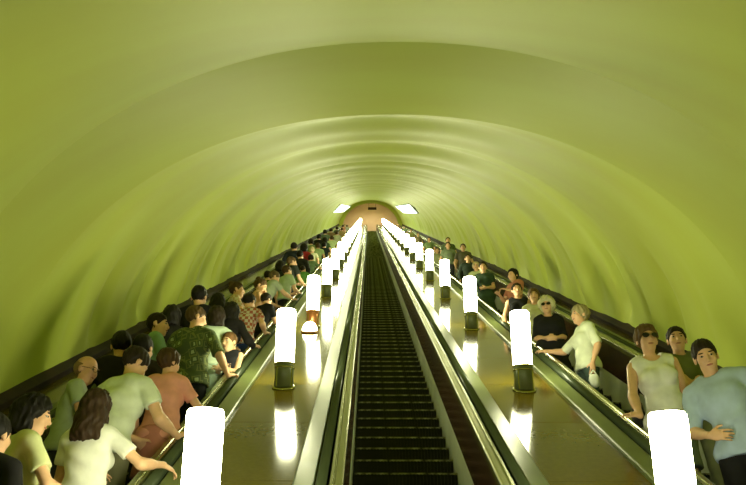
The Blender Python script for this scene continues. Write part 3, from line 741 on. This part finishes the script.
person('uppermost visible person on the left flight, in grey', 162, -1.800, 1.394, yaw=0, hair=('puffy', (0.022, 0.014, 0.009)), top=('short', (0.25, 0.25, 0.18)), vox=0.03, hs=1.18)
person('man in dark clothes between the teal green top and the pale green-white shirt', 13, -2.042, 1.622, yaw=-10, hair=('short', (0.012, 0.01, 0.009)), top=('long', (0.03, 0.025, 0.02)), vox=0.014, hs=1.12)
person('dark haired person in black beside the wall, behind the printed shirt', 18, -2.270, 1.642, yaw=0, hair=('bob', (0.012, 0.01, 0.009)), female=True, top=('long', (0.02, 0.018, 0.018)), vox=0.014, hs=1.12)
person('person in black stooping just above the boy', 20, -1.772, 1.636, yaw=-20, lean=12, hair=('bob', (0.012, 0.01, 0.009)), female=True, top=('long', (0.02, 0.018, 0.02)), arms=('bent', ('rail', 'L', 0.25)), vox=0.013, hs=1.12)
person('brown haired person in dark green behind the bare shouldered woman', 36, -2.060, 1.479, yaw=-20, hair=('short', (0.022, 0.014, 0.009)), top=('short', (0.06, 0.09, 0.04)), vox=0.015, hs=1.12)
person('person in black above the black waistcoat', 47, -1.790, 1.686, yaw=-15, hair=('short', (0.012, 0.01, 0.009)), top=('long', (0.02, 0.02, 0.02)), vox=0.017, hs=1.12)
person('fair haired person in cream in the middle of the left crowd', 61, -1.865, 1.488, yaw=-10, hair=('puffy', (0.5, 0.4, 0.22)), top=('short', (0.56, 0.56, 0.36)), vox=0.02, hs=1.18)
person('black haired person in navy at the rail beside the far lamps', 68, -1.627, 1.532, yaw=-10, hair=('puffy', (0.012, 0.01, 0.009)), top=('short', (0.03, 0.04, 0.06)), vox=0.02, hs=1.18)
blue = person('man in a light blue shirt turning his head, at the right edge', 10, 2.745, 1.837, yaw=148, hyaw=14, hpitch=16, hroll=10, side=13, hair=('short', (0.022, 0.014, 0.009)), top=('elbow', (0.42, 0.53, 0.72)), arms=('down', 'belly'), face=True, vox=0.009, w=1.08, bottom=('trousers', (0.012, 0.012, 0.014)))
person('dark haired man in an olive T-shirt with folded arms', 13, 2.846, 1.718, yaw=172, hyaw=-8, side=3, hair=('short', (0.022, 0.014, 0.009)), top=('elbow', (0.15, 0.17, 0.07)), arms=('fold', 'fold'), face=True, vox=0.009, bottom=('trousers', (0.26, 0.28, 0.16)), w=1.0)
sun = person('woman with sunglasses in a white sleeveless top, hand on the rail', 12, 2.489, 1.798, yaw=172, hyaw=5, side=7, female=True, hair=('puffy', (0.14, 0.08, 0.035)), top=('none', (0.88, 0.88, 0.84)), arms=(('rel', 0.0, 0.1, -0.44), ('rail', 'R', -0.22)), glasses='dark', face=True, vox=0.009, bottom=('skirt', (0.16, 0.2, 0.12)), vneck=0.03)
blonde = person('woman with short grey-blond hair in a white T-shirt, reaching to the left', 19, 2.567, 1.613, hs=1.12, yaw=100, hyaw=5, female=True, hair=('puffy', (0.34, 0.28, 0.15)), top=('elbow', (0.72, 0.76, 0.6)), arms=('down', ('rail', 'R', 0.33)), face=True, vox=0.01, w=1.08, bottom=('trousers', (0.05, 0.08, 0.07)))
person('old woman with curly white hair and glasses in a black dress', 22, 2.417, 1.563, hs=1.15, yaw=172, hyaw=-12, hpitch=4, female=True, hair=('curly', (0.62, 0.58, 0.36)), top=('elbow', (0.014, 0.014, 0.016)), arms=('belly', 'belly'), glasses='dark', face=True, vox=0.01, w=1.3, bottom=('dress', (0.014, 0.014, 0.016)), vneck=0.03)
person('brown haired woman in cream behind the white haired woman', 25, 2.490, 1.567, yaw=170, female=True, hair=('puffy', (0.12, 0.07, 0.03)), top=('short', (0.6, 0.58, 0.38)), face=True, vox=0.012, bottom=('skirt', (0.5, 0.48, 0.3)), hs=1.12)
person('dark haired woman in a black sleeveless top behind the second lamp', 27, 2.382, 1.576, yaw=175, female=True, hair=('bun', (0.022, 0.014, 0.009)), top=('none', (0.014, 0.014, 0.016)), arms=('down', 'down'), face=True, vox=0.012, bottom=('skirt', (0.02, 0.02, 0.02)), vneck=0.02, hs=1.12)
person('woman with raised dark hair beside the tunnel wall, head turned', 32, 2.698, 1.667, yaw=120, hyaw=20, female=True, hair=('puffy', (0.012, 0.01, 0.009)), top=('short', (0.5, 0.2, 0.12)), arms=('bent', 'bent'), vox=0.013, hs=1.12)
person('woman in a dark patterned dress leaning on the rail', 37, 2.417, 1.664, yaw=165, hyaw=10, hpitch=8, female=True, hair=('short', (0.022, 0.014, 0.009)), top=('short', (0.04, 0.07, 0.045)), arms=('belly', ('rail', 'R', -0.25)), face=True, vox=0.013, w=1.1, bottom=('dress', (0.04, 0.07, 0.045)), hs=1.12)
person('fair haired person in cream behind the woman in the patterned dress', 42, 2.528, 1.517, yaw=170, female=True, hair=('puffy', (0.5, 0.4, 0.22)), top=('short', (0.55, 0.58, 0.36)), face=True, vox=0.014, hs=1.12)
person('man in dark clothes above the fair haired person', 48, 2.639, 1.563, yaw=175, hair=('short', (0.022, 0.014, 0.009)), top=('long', (0.03, 0.045, 0.035)), face=True, vox=0.015, hs=1.12)
person('man in grey-brown standing next to the vault wall', 57, 2.938, 1.703, yaw=175, hair=('short', (0.012, 0.01, 0.009)), top=('short', (0.13, 0.12, 0.09)), face=True, vox=0.016, hs=1.12)
person('man in a grey-green shirt above the fourth lamp', 61, 2.629, 1.688, yaw=175, hair=('short', (0.022, 0.014, 0.009)), top=('short', (0.17, 0.21, 0.13)), face=True, vox=0.018, w=1.2, hs=1.12)
person('taller man in dark green right behind the grey-green shirt', 69, 2.948, 1.734, yaw=178, hair=('short', (0.022, 0.014, 0.009)), top=('short', (0.11, 0.15, 0.08)), vox=0.018, hs=1.12)
person('person in khaki half hidden behind the fourth lamp on the right', 64, 2.358, 1.413, yaw=175, hair=('short', (0.07, 0.038, 0.016)), top=('short', (0.35, 0.36, 0.2)), vox=0.018, hs=1.12)
person('person with tanned face in green between the fifth and sixth lamps', 82, 2.629, 1.534, yaw=178, hair=('short', (0.022, 0.014, 0.009)), top=('short', (0.16, 0.22, 0.1)), skin=(0.7, 0.38, 0.2), vox=0.022, hs=1.12)
person('person in dull brown on the upper right flight', 103, 2.667, 1.467, yaw=178, hair=('short', (0.022, 0.014, 0.009)), top=('short', (0.2, 0.16, 0.09)), vox=0.024, hs=1.12)
person('person in pale khaki on the upper right flight', 121, 2.670, 1.488, yaw=178, hair=('short', (0.022, 0.014, 0.009)), top=('short', (0.4, 0.4, 0.22)), vox=0.026, hs=1.12)
person('uppermost clearly visible person on the right flight, in olive', 148, 2.706, 1.452, yaw=178, hair=('short', (0.022, 0.014, 0.009)), top=('short', (0.2, 0.24, 0.12)), vox=0.03, hs=1.12)
person('tiny far figure in reddish brown at the top of the right flight', 179, 2.702, 1.438, yaw=178, hair=('short', (0.022, 0.014, 0.009)), top=('short', (0.36, 0.2, 0.12)), vox=0.03, hs=1.12)
bag('black shoulder bag hanging beside the woman with sunglasses', 'bag', sun, (.22,-.10,1.04), (.05,.11,.16), (.014,.013,.014), (.17,-.02,1.44))
bag('small white plastic bag in the hand of the grey-blond woman', 'bag', blonde, (-.26,.07,.62), (.035,.065,.09), (.8,.82,.78), (-.25,.06,.74), 'carrier_bag')
bag('black bag at the hip of the man in the light blue shirt', 'bag', blue, (-.27,-.05,.84), (.07,.15,.16), (.012,.012,.014), (-.20,-.02,1.42))
